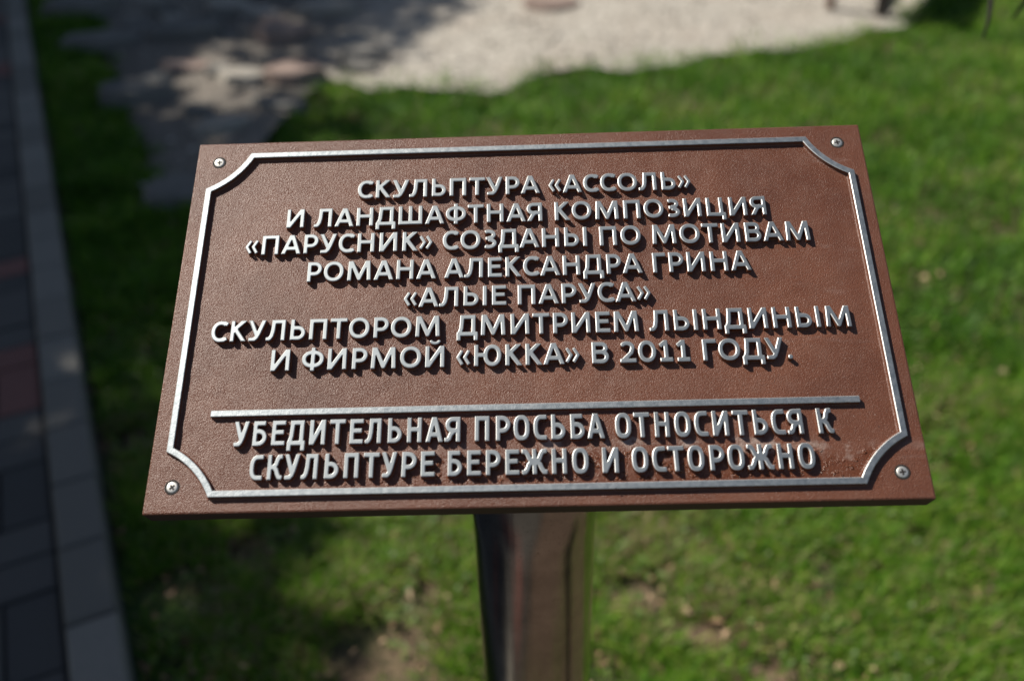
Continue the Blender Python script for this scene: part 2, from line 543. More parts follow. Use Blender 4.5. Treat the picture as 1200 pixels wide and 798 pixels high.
# ------------------------------------------------------------------ LETTERING: outlines from strokes
class Glyph:
    def __init__(g, w, r, bot=0.0):
        g.w, g.r, g.seg, g.bot = w, r, [], bot
    def line(g, pts, f0=True, f1=True, clip=True, ext=0.0, r=None):
        r = r or g.r
        pts = [np.array(p, float) for p in pts]
        if ext:
            d = pts[1] - pts[0]; d /= np.linalg.norm(d); pts[0] = pts[0] - d * ext
            d = pts[-1] - pts[-2]; d /= np.linalg.norm(d); pts[-1] = pts[-1] + d * ext
        n = len(pts) - 1
        for i in range(n):
            g.seg.append((pts[i], pts[i + 1], f0 and i == 0, f1 and i == n - 1, r, clip))
        return g
    def v(g, x, y0=0, y1=1): return g.line([(x, y0), (x, y1)])
    def h(g, y, x0, x1): return g.line([(x0, y), (x1, y)])
    def d(g, p, q): return g.line([p, q], ext=0.3)
    def arc(g, cx, cy, rx, ry, a0, a1, n=14, p=2.0, **k):
        P = []
        for i in range(n + 1):
            a = math.radians(a0 + (a1 - a0) * i / n); c, s = math.cos(a), math.sin(a)
            P.append((cx + rx * math.copysign(abs(c) ** (2 / p), c), cy + ry * math.copysign(abs(s) ** (2 / p), s)))
        return g.line(P, **k)
    def sdf(g, X, Y):
        D = np.full(X.shape, 9.0)
        for a, b, f0, f1, r, clip in g.seg:
            d = b - a; L = max(np.hypot(*d), 1e-6); d = d / L
            x = (X - a[0]) * d[0] + (Y - a[1]) * d[1]; y = -(X - a[0]) * d[1] + (Y - a[1]) * d[0]
            cap = np.hypot(x - np.clip(x, 0, L), y) - r
            ex = np.full(X.shape, -9.0)
            if f0: cap = np.where(x < 0, np.maximum(np.abs(y) - r, -x), cap); 
            if f1: cap = np.where(x > L, np.maximum(np.abs(y) - r, x - L), cap)
            if clip: cap = np.maximum(cap, np.maximum(-Y, Y - 1))
            D = np.minimum(D, cap)
        return D

def bowl(g, x0, x1, yt, yb, side=1):
    """closed bowl: out from the stem at yt, round, and back at yb"""
    ry = (yt - yb) / 2; rx = min(ry, abs(x1 - x0) * 0.62); cx = x1 - side * rx
    P = [(x0, yt)]
    for i in range(13):
        a = math.pi / 2 - math.pi * i / 12
        P.append((cx + side * rx * math.cos(a), (yt + yb) / 2 + ry * math.sin(a)))
    P.append((x0, yb))
    g.line(P, False, False)

def make_glyph(ch, F):
    w = F['w'][ch]; r = F['r']; cond = F['cond']; lo, hi = r, 1 - r
    g = Glyph(w, r)
    sx, ex = r, w - r
    P = F['p']
    if ch == 'А':
        m = w / 2
        k = r * 0.55
        g.d((r * .95, 0), (m - k * .25, 1)); g.d((w - r * .95, 0), (m + k * .25, 1))
        g.h(0.30, w * 0.24, w * 0.76)
    elif ch in 'БЬЫВР':
        sxx = sx
        g.v(sxx)
        if ch == 'Р': bowl(g, sxx, ex, hi, 0.40)
        if ch == 'В': bowl(g, sxx, ex - w * .05, hi, 0.53); bowl(g, sxx, ex, 0.53, lo)
        if ch == 'Б': g.h(hi, sxx, w - r * .9); bowl(g, sxx, ex, 0.585, lo)
        if ch == 'Ь': bowl(g, sxx, ex, 0.58, lo)
        if ch == 'Ы': bowl(g, sxx, sxx + w * .48, 0.58, lo); g.v(ex)
    elif ch in 'ГЕ':
        g.v(sx); g.h(hi, sx, w)
        if ch == 'Е': g.h(0.53, sx, w * .90); g.h(lo, sx, w)
    elif ch in 'ПН':
        g.v(sx); g.v(ex)
        g.h(hi if ch == 'П' else 0.53, sx, ex)
    elif ch == 'Т': g.v(w / 2); g.h(hi, 0, w)
    elif ch == 'Ш': g.v(sx); g.v(w / 2); g.v(ex); g.h(lo, sx, ex)
    elif ch == 'Ц':
        k = ex - r * .6
        g.v(sx); g.v(k); g.h(lo, sx, w + r * .5); g.line([(w - r * .4, 0.1), (w - r * .4, -0.19)], clip=False)
    elif ch in 'ИЙ':
        g.v(sx); g.v(ex); g.d((sx + r * .25, 0.03), (ex - r * .25, 0.97))
        if ch == 'Й': g.arc(w / 2, 1.26, w * .22, 0.13, 190, 350, clip=False, r=r * .72)
    elif ch == 'Д':
        g.line([(w * .11, lo), (w * .21, .35), (w * .26, hi)], False, False); g.h(hi, w * .26 - r, w * .80 + r); g.v(w * .80)
        g.h(lo, 0.0, w); g.line([(r * .85, 0.1), (r * .85, -0.21)], clip=False); g.line([(w - r * .85, 0.1), (w - r * .85, -0.21)], clip=False)
    elif ch == 'Л':
        g.v(ex); g.h(hi, w * .36 - r, ex)
        g.line([(w * .36, hi), (w * .33, .45), (w * .27, .22), (w * .19, .115), (w * .10, .075), (-0.01, .075)], False, True)
    elif ch == 'М':
        m = w / 2
        g.d((sx, 0), (sx + w * .035, 1)); g.d((ex, 0), (ex - w * .035, 1))
        g.d((sx + w * .035, 1.0), (m, 0.06 if not cond else .2)) if False else None
        g.line([(sx + w * .05, 1.05), (m, 0.10)], True, False); g.line([(ex - w * .05, 1.05), (m, 0.10)], True, False)
    elif ch == 'К':
        g.v(sx)
        if cond:
            g.line([(sx, .5), (w * .45, .5)], False, False)
            g.line([(w * .42, .5), (w * .58, .60), (w * .66, .78), (w * .76, .90), (w * 1.0, hi + .0)], False, True)
            g.line([(w * .42, .5), (w * .60, .40), (w * .70, .22), (w * .80, .10), (w * 1.02, .07)], False, True)
        else:
            g.d((sx + r * .6, .44), (w - r * 1.1, 1.0)) if False else None
            g.line([(sx + .02, .50), (w - r * 1.2, 1.04)], False, True)
            g.line([(sx + w * .17, .58), (w - r * .95, -.04)], False, True)
            g.line([(sx, .5), (sx + w * .22, .56)], False, False)
    elif ch == 'У':
        g.line([(r * .9, 1.05), (w * .50, .30)], True, False)
        g.line([(w - r * .9, 1.05), (w * .60, .34), (w * .50, .17), (w * .40, .095), (w * .27, .075), (w * .08, .075)], True, True)
    elif ch == 'О' or ch == '0':
        g.arc(w / 2, .5, w / 2 - r, .5 - r + .008, 0, 360, 30, P, f0=False, f1=False, clip=False)
    elif ch == 'С':
        if cond:
            g.line([(w, hi - .0), (w * .62, hi)], True, False); g.line([(w, lo), (w * .62, lo)], True, False)
            g.arc(w * .62, .5, w * .62 - r, .5 - r, 90, 270, 16, 2.5, f0=False, f1=False, clip=False)
        else:
            g.arc(w * .58, .5, w * .58 - r, .5 - r + .008, 52, 308, 20, 2.1, clip=False)
            g.line([(w * .62, hi + .004), (w * .82, hi - .005), (w * .98, hi - .075)], False, True, clip=False)
            g.line([(w * .62, lo - .004), (w * .82, lo + .005), (w * .98, lo + .075)], False, True, clip=False)
    elif ch == 'З':
        g.arc(w * .42, .73, w * .42 - r * .3, .27 - r, -90, 128, 14, clip=False)
        g.arc(w * .42, .28, w * .58 - r, .28 - r, 90, -125, 14, clip=False)
        g.line([(w * .42, .535), (w * .22, .535)], False, True)
    elif ch == 'Ф':
        g.line([(w / 2, -.03), (w / 2, 1.06)], clip=False)
        g.arc(w / 2, .52, w / 2 - r, .36 - r * .5, 0, 360, 26, 2.2, f0=False, f1=False)
    elif ch == 'Ю':
        g.v(sx); g.h(.52, sx, w * .45)
        ow = w * .66
        g.arc(w - ow / 2, .5, ow / 2 - r, .5 - r + .008, 0, 360, 28, P, f0=False, f1=False, clip=False)
    elif ch == 'Я':
        g.v(ex); bowl(g, ex, sx, hi, .45, -1)
        if cond: g.line([(ex - w * .25, .45), (w * .36, .30), (w * .26, .13), (w * .14, .08), (-.02, .075)], False, True)
        else: g.line([(w * .58, .47), (w * .40, .34), (r * .9, -.04)], False, True)
    elif ch == 'Ж':
        m = w / 2
        g.v(m); g.h(.5, w * .34, w * .66)
        for s in (-1, 1):
            g.line([(m + s * w * .10, .5), (m + s * w * .20, .61), (m + s * w * .26, .78), (m + s * w * .34, .90), (m + s * w * .49, hi)], False, True)
            g.line([(m + s * w * .10, .5), (m + s * w * .22, .38), (m + s * w * .28, .22), (m + s * w * .36, .10), (m + s * w * .50, .078)], False, True)
    elif ch == '«' or ch == '»':
        for x in (0.0, w * .48):
            if ch == '«': p = [(x + w * .40, .74), (x + w * .10, .42), (x + w * .40, .10)]
            else: p = [(x + w * .10, .74), (x + w * .40, .42), (x + w * .10, .10)]
            g.line(p, r=r * .78)
    elif ch == '2':
        g.arc(w * .47, .70, w * .42 - r * .6, .30 - r, 150, -20, 14, clip=False)
        g.line([(w * .47 + (w * .42 - r * .6) * math.cos(math.radians(-20)), .70 + (.30 - r) * math.sin(math.radians(-20))), (w * .72, .46), (w * .14, .06)], False, False)
        g.h(lo, w * .04, w)
    elif ch == '1':
        g.v(w * .52); g.h(lo, w * .10, w * .94); g.line([(w * .52, .94), (w * .14, .74)], False, True)
    elif ch == '.':
        g.arc(w / 2, .095, .03, .03, 0, 360, 10, f0=False, f1=False, r=.075)
    return g

FA = dict(r=0.094, cond=False, p=2.15, w={
    'А': .93, 'Б': .74, 'В': .76, 'Г': .62, 'Д': .95, 'Е': .66, 'З': .66, 'И': .86, 'Й': .86, 'К': .76, 'Л': .86, 'М': 1.13,
    'Н': .82, 'О': .96, 'П': .82, 'Р': .70, 'С': .76, 'Т': .78, 'У': .84, 'Ф': 1.00, 'Ц': .86, 'Ш': 1.17, 'Ы': 1.08,
    'Ь': .70, 'Ю': 1.22, 'Я': .76, '«': .64, '»': .64, '2': .72, '0': .80, '1': .66, '.': .22})
FB = dict(r=0.091, cond=True, p=2.6, w={
    'А': .72, 'Б': .60, 'Е': .57, 'Д': .74, 'И': .68, 'К': .62, 'Л': .66, 'Н': .62, 'О': .68, 'П': .62, 'Р': .62,
    'С': .56, 'Т': .66, 'У': .66, 'Ь': .60, 'Я': .64, 'Ж': 1.04})
ROUND = 'ОСФ0'
def bearings(ch):
    l = {'О': .05, 'С': .05, 'Ф': .045, '0': .05, 'З': .05, 'А': .01, 'У': .01, 'Т': .02, 'Л': .02, 'Д': .02, 'Я': .03, '«': .05, '»': .02,
         '1': .03, '2': .05, 'Ж': .02}.get(ch, .11)
    r = {'О': .05, 'С': .02, 'Ф': .045, '0': .05, 'З': .05, 'А': .01, 'У': .01, 'Т': .02, 'К': .01, 'Р': .02, 'Ь': .05, 'Б': .04, 'В': .05, 'Е': .04,
         'Г': .01, 'Ю': .05, '«': .02, '»': .05, '1': .05, '2': .04, 'Ж': .02, 'Д': .02}.get(ch, .11)
    return l, r

def contours(D, x0, y0, st):
    """marching squares at 0; inside is negative"""
    ny, nx = D.shape
    ins = D < 0
    nxt = {}
    def hp(j, i):  # edge between (j,i) and (j,i+1)
        a, b = D[j, i], D[j, i + 1]; return (x0 + (i + a / (a - b)) * st, y0 + j * st)
    def vp(j, i):
        a, b = D[j, i], D[j + 1, i]; return (x0 + i * st, y0 + (j + a / (a - b)) * st)
    js, is_ = np.nonzero((ins[:-1, :-1] != ins[1:, :-1]) | (ins[:-1, :-1] != ins[:-1, 1:]) | (ins[:-1, :-1] != ins[1:, 1:]))
    pt = {}
    for j, i in zip(js.tolist(), is_.tolist()):
        a, b, c, d = ins[j, i], ins[j, i + 1], ins[j + 1, i + 1], ins[j + 1, i]
        E = {}
        if a != b: E['b'] = ('h', j, i)
        if b != c: E['r'] = ('v', j, i + 1)
        if d != c: E['t'] = ('h', j + 1, i)
        if a != d: E['l'] = ('v', j, i)
        for e in E.values():
            if e not in pt: pt[e] = hp(e[1], e[2]) if e[0] == 'h' else vp(e[1], e[2])
        code = a * 1 + b * 2 + c * 4 + d * 8
        T = {1: [('b', 'l')], 2: [('r', 'b')], 3: [('r', 'l')], 4: [('t', 'r')], 6: [('t', 'b')], 7: [('t', 'l')], 8: [('l', 't')],
             9: [('b', 't')], 11: [('r', 't')], 12: [('l', 'r')], 13: [('b', 'r')], 14: [('l', 'b')],
             5: [('b', 'l'), ('t', 'r')], 10: [('r', 'b'), ('l', 't')]}[int(code)]
        for s, e in T: nxt[E[s]] = E[e]
    loops = []
    while nxt:
        k = next(iter(nxt)); L = []
        while k in nxt:
            L.append(pt[k]); k = nxt.pop(k)
        loops.append(L)
    return loops

def rdp(P, eps):
    """simplify a closed loop"""
    P = np.array(P)
    n = len(P)
    far = int(np.argmax(((P - P[0]) ** 2).sum(1)))
    keep = {0, far}
    def rec(a, b):
        if b - a < 2: return
        A, B = P[a], P[b % n]; d = B - A; L = np.hypot(*d)
        Q = P[a + 1:b]
        dist = np.abs(d[0] * (Q[:, 1] - A[1]) - d[1] * (Q[:, 0] - A[0])) / L if L > 1e-9 else np.hypot(*(Q - A).T)
        k = int(np.argmax(dist))
        if dist[k] > eps:
            keep.add(a + 1 + k); rec(a, a + 1 + k); rec(a + 1 + k, b)
    rec(0, far); rec(far, n)
    return P[sorted(keep)]

RELH = 0.0038                                         # how far letters and rules stand proud of the field
def letter_mesh(name, g, cap, sx, h=RELH):
    """g in cap units -> solid raised letter, ground metal face on painted flanks"""
    st = 0.022
    x0, y0 = -0.14, -0.34
    xs = np.arange(x0, g.w + 0.2, st); ys = np.arange(y0, 1.5, st)
    X, Y = np.meshgrid(xs, ys)
    D = g.sdf(X, Y)
    # soften the corners a touch as casting and grinding do
    Dp = np.pad(D, 1, mode='edge')
    D = (Dp[1:-1, 1:-1] * 4 + Dp[:-2, 1:-1] + Dp[2:, 1:-1] + Dp[1:-1, :-2] + Dp[1:-1, 2:]) / 8
    gy, gx = np.gradient(D, st)
    loops = [rdp(L, 0.0035) for L in contours(D, x0, y0, st) if len(L) > 8]
    V, F, fm = [], [], []
    top_loops = []
    for L in loops:
        n = len(L)
        ii = np.clip(((L[:, 0] - x0) / st).round().astype(int), 0, len(xs) - 1); jj = np.clip(((L[:, 1] - y0) / st).round().astype(int), 0, len(ys) - 1)
        # normal of each vertex from its neighbours (inside on the left of the walk or not, the gradient decides)
        e = np.roll(L, -1, 0) - np.roll(L, 1, 0)
        nn = np.stack([e[:, 1], -e[:, 0]], 1); nn /= np.maximum(np.hypot(*nn.T), 1e-9)[:, None]
        G = np.stack([gx[jj, ii], gy[jj, ii]], 1)
        if (nn * G).sum() < 0: nn = -nn
        base = len(V)
        rings = ((-0.036, h, 0), (-0.002, h - 0.00030, 0), (0.012, 0.0005, 1), (0.05, -0.0003, 1))
        for o, z, _ in rings:
            Q = L + nn * o
            V += [(q[0] * cap * sx, q[1] * cap, z) for q in Q]
        for k in range(3):
            for i in range(n):
                a, b = base + k * n + i, base + k * n + (i + 1) % n
                F.append((a, b, b + n, a + n)); fm.append((2, 1, 1)[k])
        top_loops.append((base, n))
    def area(b, n):
        return 0.5 * sum(V[b + i][0] * V[b + (i + 1) % n][1] - V[b + (i + 1) % n][0] * V[b + i][1] for i in range(n))
    def inside(p, b, n):
        c = False
        for i in range(n):
            (x1, y1, _), (x2, y2, _) = V[b + i], V[b + (i + 1) % n]
            if (y1 > p[1]) != (y2 > p[1]) and p[0] < (x2 - x1) * (p[1] - y1) / (y2 - y1) + x1: c = not c
        return c
    depth = [sum(inside(V[b], *o) for o in top_loops if o != (b, n)) for b, n in top_loops]
    for k, (b, n) in enumerate(top_loops):            # every island with the holes that lie in it
        if depth[k] % 2: continue
        grp = [(b, n)] + [o for q, o in enumerate(top_loops) if depth[q] % 2 and inside(V[o[0]], b, n)]
        polys = [[Vector((V[bb + i][0], V[bb + i][1], 0)) for i in range(nn_)] for bb, nn_ in grp]
        flat = [bb + i for bb, nn_ in grp for i in range(nn_)]
        for tri in tessellate_polygon(polys):
            F.append(tuple(flat[i] for i in tri)); fm.append(0)
    me = mesh_from(name, V, F, [M_METAL, M_PAINT, M_EDGE], fm)
    bm = bmesh.new(); bm.from_mesh(me); bmesh.ops.recalc_face_normals(bm, faces=bm.faces)
    up = sum(f.normal.z * f.calc_area() for f in bm.faces if f.material_index == 0 and abs(f.normal.z) > .9)
    if up < 0: bmesh.ops.reverse_faces(bm, faces=bm.faces)
    bm.to_mesh(me); bm.free()
    return me

# ------------------------------------------------------------------ THE SIGN
PU = Vector((0.99996169, -0.00429373, 0.00762736)); PV = Vector((0.0, 0.87141223, 0.49055145)); PN = PU.cross(PV)
PW, PH, PT = 0.480, 0.2757, 0.0145
sign = empty('information_sign', (0, 0, 0))
tag(sign, 'brown cast plaque with raised silver Russian lettering on a steel post in the lawn', 'sign')
RM = Matrix((PU, PV, PN)).transposed().to_4x4()
PLM = Matrix.Translation((0, 0, PZ)) @ RM

def plate_mesh():
    bm = bmesh.new()
    b = 0.0009
    X, Y = PW / 2, PH / 2
    prof = [(0.006, -PT), (0.0, -PT), (0.0, -b * 1.2), (b * .4, -b * .35), (b * 1.3, 0)]
    rings = []
    for ins, z in prof:
        ring = []
        for sx, sy in ((-1, -1), (1, -1), (1, 1), (-1, 1)):
            cx, cy = sx * (X - ins), sy * (Y - ins); rr_ = 0.0007
            seq = [(0, 1), (1, 0)] if sx * sy > 0 else [(1, 0), (0, 1)]
            pts = [(cx - sx * rr_, cy), (cx - sx * rr_ * .3, cy - sy * rr_ * .3), (cx, cy - sy * rr_)]
            if sx * sy > 0: pts = pts[::-1]
            ring += [bm.verts.new((p[0], p[1], z)) for p in pts]
        rings.append(ring)
    n = len(rings[0])
    for a, c in zip(rings[:-1], rings[1:]):
        for i in range(n): bm.faces.new((a[i], a[(i + 1) % n], c[(i + 1) % n], c[i]))
    bm.faces.new(rings[0][::-1])
    # face with a fine grid so the cast surface is not dead flat
    NX, NY = 150, 86
    ix, iy = X - b * 1.3 - 0.004, Y - b * 1.3 - 0.004
    gx = np.linspace(-ix, ix, NX); gy = np.linspace(-iy, iy, NY)
    dz = rng.standard_normal((NY, NX))
    for _ in range(3):
        p = np.pad(dz, 1, mode='edge'); dz = (p[:-2, 1:-1] + p[2:, 1:-1] + p[1:-1, :-2] + p[1:-1, 2:] + 2 * dz) / 6
    dz *= 0.00006 / dz.std(); dz[0] = dz[-1] = 0; dz[:, 0] = dz[:, -1] = 0
    gv = [[bm.verts.new((float(x), float(y), float(dz[j, i]))) for i, x in enumerate(gx)] for j, y in enumerate(gy)]
    for j in range(NY - 1):
        for i in range(NX - 1):
            bm.faces.new((gv[j][i], gv[j][i + 1], gv[j + 1][i + 1], gv[j + 1][i]))
    outer = rings[-1]
    inner = gv[0][:-1] + [gv[j][-1] for j in range(NY - 1)] + gv[-1][::-1][:-1] + [gv[j][0] for j in range(NY - 1, 0, -1)]
    # stitch outer loop of 12 to the grid border: every border vertex goes to its nearest outer one
    def near(v): return min(range(n), key=lambda k: (outer[k].co - v.co).length)
    m = len(inner)
    corner = [1, 4, 7, 10]
    sides = [(gv[0], outer[2], outer[3]), ]
    loopA = [gv[0], [gv[j][-1] for j in range(NY)], gv[-1][::-1], [gv[j][0] for j in range(NY - 1, -1, -1)]]
    oc = [outer[0:3], outer[3:6], outer[6:9], outer[9:12]]
    for k in range(4):
        L = loopA[k]; A = oc[k]; B = oc[(k + 1) % 4]
        bm.faces.new([A[2], B[0]] + list(reversed(L)))
        c = L[0]
        bm.faces.new((A[0], A[1], c)); bm.faces.new((A[1], A[2], c))
    bmesh.ops.recalc_face_normals(bm, faces=bm.faces)
    me = bpy.data.meshes.new('plate'); bm.to_mesh(me); bm.free()
    me.materials.append(M_PAINT); me.materials.append(mat_dark('dark_rim', (0.035, 0.016, 0.012), 0.6))  # sides and back are a darker brown than the face
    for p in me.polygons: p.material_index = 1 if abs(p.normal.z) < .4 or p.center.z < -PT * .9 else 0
    return me
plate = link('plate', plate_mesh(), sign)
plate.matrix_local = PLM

def ring_profile(name, pathpts, prof, mats, fm_of, closed=True):
    """sweep a cross profile (offset to the left of the path, height) along a flat path with mitred corners"""
    P = np.array(pathpts, float); n = len(P)
    V, F, fm = [], [], []
    for i in range(n):
        if closed or 0 < i < n - 1:
            a = P[i] - P[i - 1]; b = P[(i + 1) % n] - P[i]
        elif i == 0: a = b = P[1] - P[0]
        else: a = b = P[i] - P[i - 1]
        a = a / np.hypot(*a); b = b / np.hypot(*b)
        na = np.array((-a[1], a[0])); nb = np.array((-b[1], b[0]))
        m = (na + nb); m /= np.hypot(*m); k = 1.0 / max(0.35, m @ na)
        for o, z in prof: V.append((*(P[i] + m * o * k), z))
    q = len(prof)
    for i in range(n if closed else n - 1):
        for j in range(q - 1):
            a = i * q + j; b = ((i + 1) % n) * q + j
            F.append((a, b, b + 1, a + 1)); fm.append(fm_of(j))
    if not closed:
        F.append(tuple(range(q))); fm.append(1); F.append(tuple(range((n - 1) * q, n * q))[::-1]); fm.append(1)
    me = mesh_from(name, V, F, mats, fm)
    bm = bmesh.new(); bm.from_mesh(me); bmesh.ops.recalc_face_normals(bm, faces=bm.faces)
    up = sum(f.normal.z * f.calc_area() for f in bm.faces if f.material_index == 0)
    if up < 0: bmesh.ops.reverse_faces(bm, faces=bm.faces)
    bm.to_mesh(me); bm.free()
    return me

BH = 0.0032                                           # relief of border and rule
BWD = 0.0041
def border_path():
    w2 = BWD / 2
    xo, yt, yb = 0.2292 - w2, 0.1262 - w2, 0.1285 - w2
    pts = []
    def corner(sx, sy, Y):
        cut = 0.0288
        s = np.array((sx * (xo - cut), sy * Y)); e = np.array((sx * xo, sy * (Y - cut)))
        a = 0.0266
        c = np.array((sx * (xo + a), sy * (Y + a)))
        a0 = math.atan2(*(s - c)[::-1]); a1 = math.atan2(*(e - c)[::-1])
        da = (a1 - a0 + math.pi) % (2 * math.pi) - math.pi
        R = np.hypot(*(s - c))
        return [(c[0] + R * math.cos(a0 + da * i / 16), c[1] + R * math.sin(a0 + da * i / 16)) for i in range(17)]
    pts += corner(1, 1, yt)                       # top right, going clockwise
    pts += corner(1, -1, yb)[::-1]
    pts += corner(-1, -1, yb)
    pts += corner(-1, 1, yt)[::-1]
    return pts
w2 = BWD / 2
PROF = [(-w2 - 0.0016, -0.0003), (-w2 - 0.0004, 0.0004), (-w2, BH - 0.0003), (-w2 + 0.0004, BH), (w2 - 0.0004, BH), (w2, BH - 0.0003), (w2 + 0.0004, 0.0004), (w2 + 0.0016, -0.0003)]
FMO = lambda j: {2: 2, 3: 0, 4: 2}.get(j, 1)
bo = link('border_moulding', ring_profile('border_moulding', border_path(), PROF, [M_METAL, M_PAINT, M_EDGE], FMO), sign)
bo.matrix_local = PLM
w2 = 0.0042 / 2
PROF2 = [(-w2 - 0.0014, -0.0003), (-w2 - 0.0004, 0.0004), (-w2, BH - 0.0003), (-w2 + 0.0004, BH), (w2 - 0.0004, BH), (w2, BH - 0.0003), (w2 + 0.0004, 0.0004), (w2 + 0.0014, -0.0003)]
ru = link('dividing_rule', ring_profile('dividing_rule', [(-0.2042 + i * 0.4083 / 12, -0.0743) for i in range(13)], PROF2, [M_METAL, M_PAINT, M_EDGE], FMO, closed=False), sign)
ru.matrix_local = PLM

LINES = [  # text, left, right, baseline, cap height (mm, measured on the face), font
    ('СКУЛЬПТУРА «АССОЛЬ»', -119.9, 114.3, 84.2, 14.9, 'A'),
    ('И ЛАНДШАФТНАЯ КОМПОЗИЦИЯ', -168.2, 164.0, 61.6, 15.0, 'A'),
    ('«ПАРУСНИК» СОЗДАНЫ ПО МОТИВАМ', -195.0, 190.8, 40.6, 15.2, 'A'),
    ('РОМАНА АЛЕКСАНДРА ГРИНА', -150.5, 148.3, 18.6, 15.2, 'A'),
    ('«АЛЫЕ ПАРУСА»', -84.0, 80.0, -2.6, 14.8, 'A'),
    ('СКУЛЬПТОРОМ  ДМИТРИЕМ ЛЫНДИНЫМ', -211.0, 207.6, -24.4, 15.1, 'A'),
    ('И ФИРМОЙ «ЮККА» В 2011 ГОДУ.', -169.0, 167.0, -46.2, 15.1, 'A'),
    ('УБЕДИТЕЛЬНАЯ ПРОСЬБА ОТНОСИТЬСЯ К', -187.9, 184.9, -96.6, 16.4, 'B'),
    ('СКУЛЬПТУРЕ БЕРЕЖНО И ОСТОРОЖНО', -175.4, 171.0, -118.6, 16.2, 'B')]
SPACE = {'A': .36, 'B': .33}
TRACK = {'A': 0.02, 'B': 0.055}
mesh_cache = {}
jr = random.Random(9)
for text, xl, xr, base, cap, fn in LINES:
    F = FA if fn == 'A' else FB
    pos, x, prev = [], 0.0, None
    for ch in text:
        if ch == ' ':
            x += SPACE[fn] * (1.0 if prev != ' ' else .75); prev = ch; continue
        l, r = bearings(ch)
        if pos: x += l + TRACK[fn]
        pos.append((ch, x)); x += F['w'][ch]; end = x; x += r; prev = ch
    sx = (xr - xl) / (end * cap)
    print('LINE', text[:12], 'stretch %.3f' % sx)
    ln = empty('text_line', (0, 0, 0), sign)
    ln.matrix_local = PLM
    for ch, lx in pos:
        key = (ch, fn)
        if key not in mesh_cache:
            mesh_cache[key] = (letter_mesh('letter', make_glyph(ch, F), 0.001, 1.0), None)
        me = mesh_cache[key][0]
        o = link('letter', me, ln)
        o.location = ((xl + lx * cap * sx) / 1000, base / 1000, 0)
        o.scale = (cap * sx, cap, 1 + jr.uniform(-.05, .05))
        o.rotation_euler = (0, 0, jr.gauss(0, .006))

# two little knocks where paint and metal are chipped
for cx_, cy_, cr_, cz_ in ((195.3, 136.6, 1.1, -0.0001), (49.2, -128.6, .9, BH + .00004), (213.9, -91.9, .8, 0.00012)):
    n_ = 9
    vs_ = [((cx_ + cr_ * (1.5 if k % 2 else 1.0) * jr.uniform(.6, 1.1) * math.cos(k * 6.283 / n_)) / 1000, (cy_ + cr_ * .55 * jr.uniform(.6, 1.1) * math.sin(k * 6.283 / n_)) / 1000, cz_) for k in range(n_)]
    vs_.append((cx_ / 1000, cy_ / 1000, cz_ + .00012))
    o = link('paint_chip', mesh_from('paint_chip', vs_, [(k, (k + 1) % n_, n_) for k in range(n_)], M_RECESS), sign); o.matrix_local = PLM

def screw_parts():
    bm = bmesh.new()
    n = 24
    prof = [(0.0000, 0.0005), (0.0027, 0.00045), (0.0033, 0.0003), (0.0036, 0.0000), (0.0036, -0.001)]
    rings = [[bm.verts.new((r * math.cos(2 * math.pi * i / n), r * math.sin(2 * math.pi * i / n), z)) for i in range(n)] for r, z in prof[1:]]
    c = bm.verts.new((0, 0, prof[0][1]))
    for i in range(n): bm.faces.new((rings[0][i], rings[0][(i + 1) % n], c))
    for a, b in zip(rings[:-1], rings[1:]):
        for i in range(n): bm.faces.new((b[i], b[(i + 1) % n], a[(i + 1) % n], a[i]))
    bmesh.ops.recalc_face_normals(bm, faces=bm.faces)
    head = bpy.data.meshes.new('screw'); bm.to_mesh(head); bm.free(); head.materials.append(M_SCREW)
    for p in head.polygons: p.use_smooth = True
    bm = bmesh.new()
    for k in range(2):
        for s in ((0.0019, 0.00055),):
            a, b = (s if k == 0 else s[::-1])
            z0, z1 = 0.0002, 0.00056 + 0.00001 * k
            vs = [bm.verts.new((x, y, z)) for z in (z0, z1) for x, y in ((-a, -b), (a, -b), (a, b), (-a, b))]
            for f in ((0, 1, 5, 4), (1, 2, 6, 5), (2, 3, 7, 6), (3, 0, 4, 7), (4, 5, 6, 7)): bm.faces.new([vs[i] for i in f])
    cr = bpy.data.meshes.new('cross_recess'); bm.to_mesh(cr); bm.free(); cr.materials.append(M_RECESS)
    bm = bmesh.new()   # countersink rim round the head
    prof = [(0.0037, 0.0001), (0.0041, 0.00028), (0.0048, 0.0001)]
    rings = [[bm.verts.new((r * math.cos(2 * math.pi * i / n), r * math.sin(2 * math.pi * i / n), z)) for i in range(n)] for r, z in prof]
    for a, b in zip(rings[:-1], rings[1:]):
        for i in range(n): bm.faces.new((b[i], b[(i + 1) % n], a[(i + 1) % n], a[i]))
    bmesh.ops.recalc_face_normals(bm, faces=bm.faces)
    rim = bpy.data.meshes.new('screw_hole_rim'); bm.to_mesh(rim); bm.free(); rim.materials.append(M_RECESS)
    return head, cr, rim
SH, SCR, SRM = screw_parts()
for k, (x, y, a) in enumerate(((-223.3, 120.6, .2), (222.1, 122.1, .15), (-223.4, -121, .7), (222.8, -121.1, .1))):
    o = link('screw', SH, sign); o.matrix_local = PLM @ Matrix.Translation((x / 1000, y / 1000, 0.0002)) @ Matrix.Rotation(a, 4, 'Z') @ Matrix.Rotation(0.05, 4, 'X')
    c = link('cross_recess', SCR, o)
    r = link('screw_hole_rim', SRM, o); r.location = (0, 0, -0.0001)

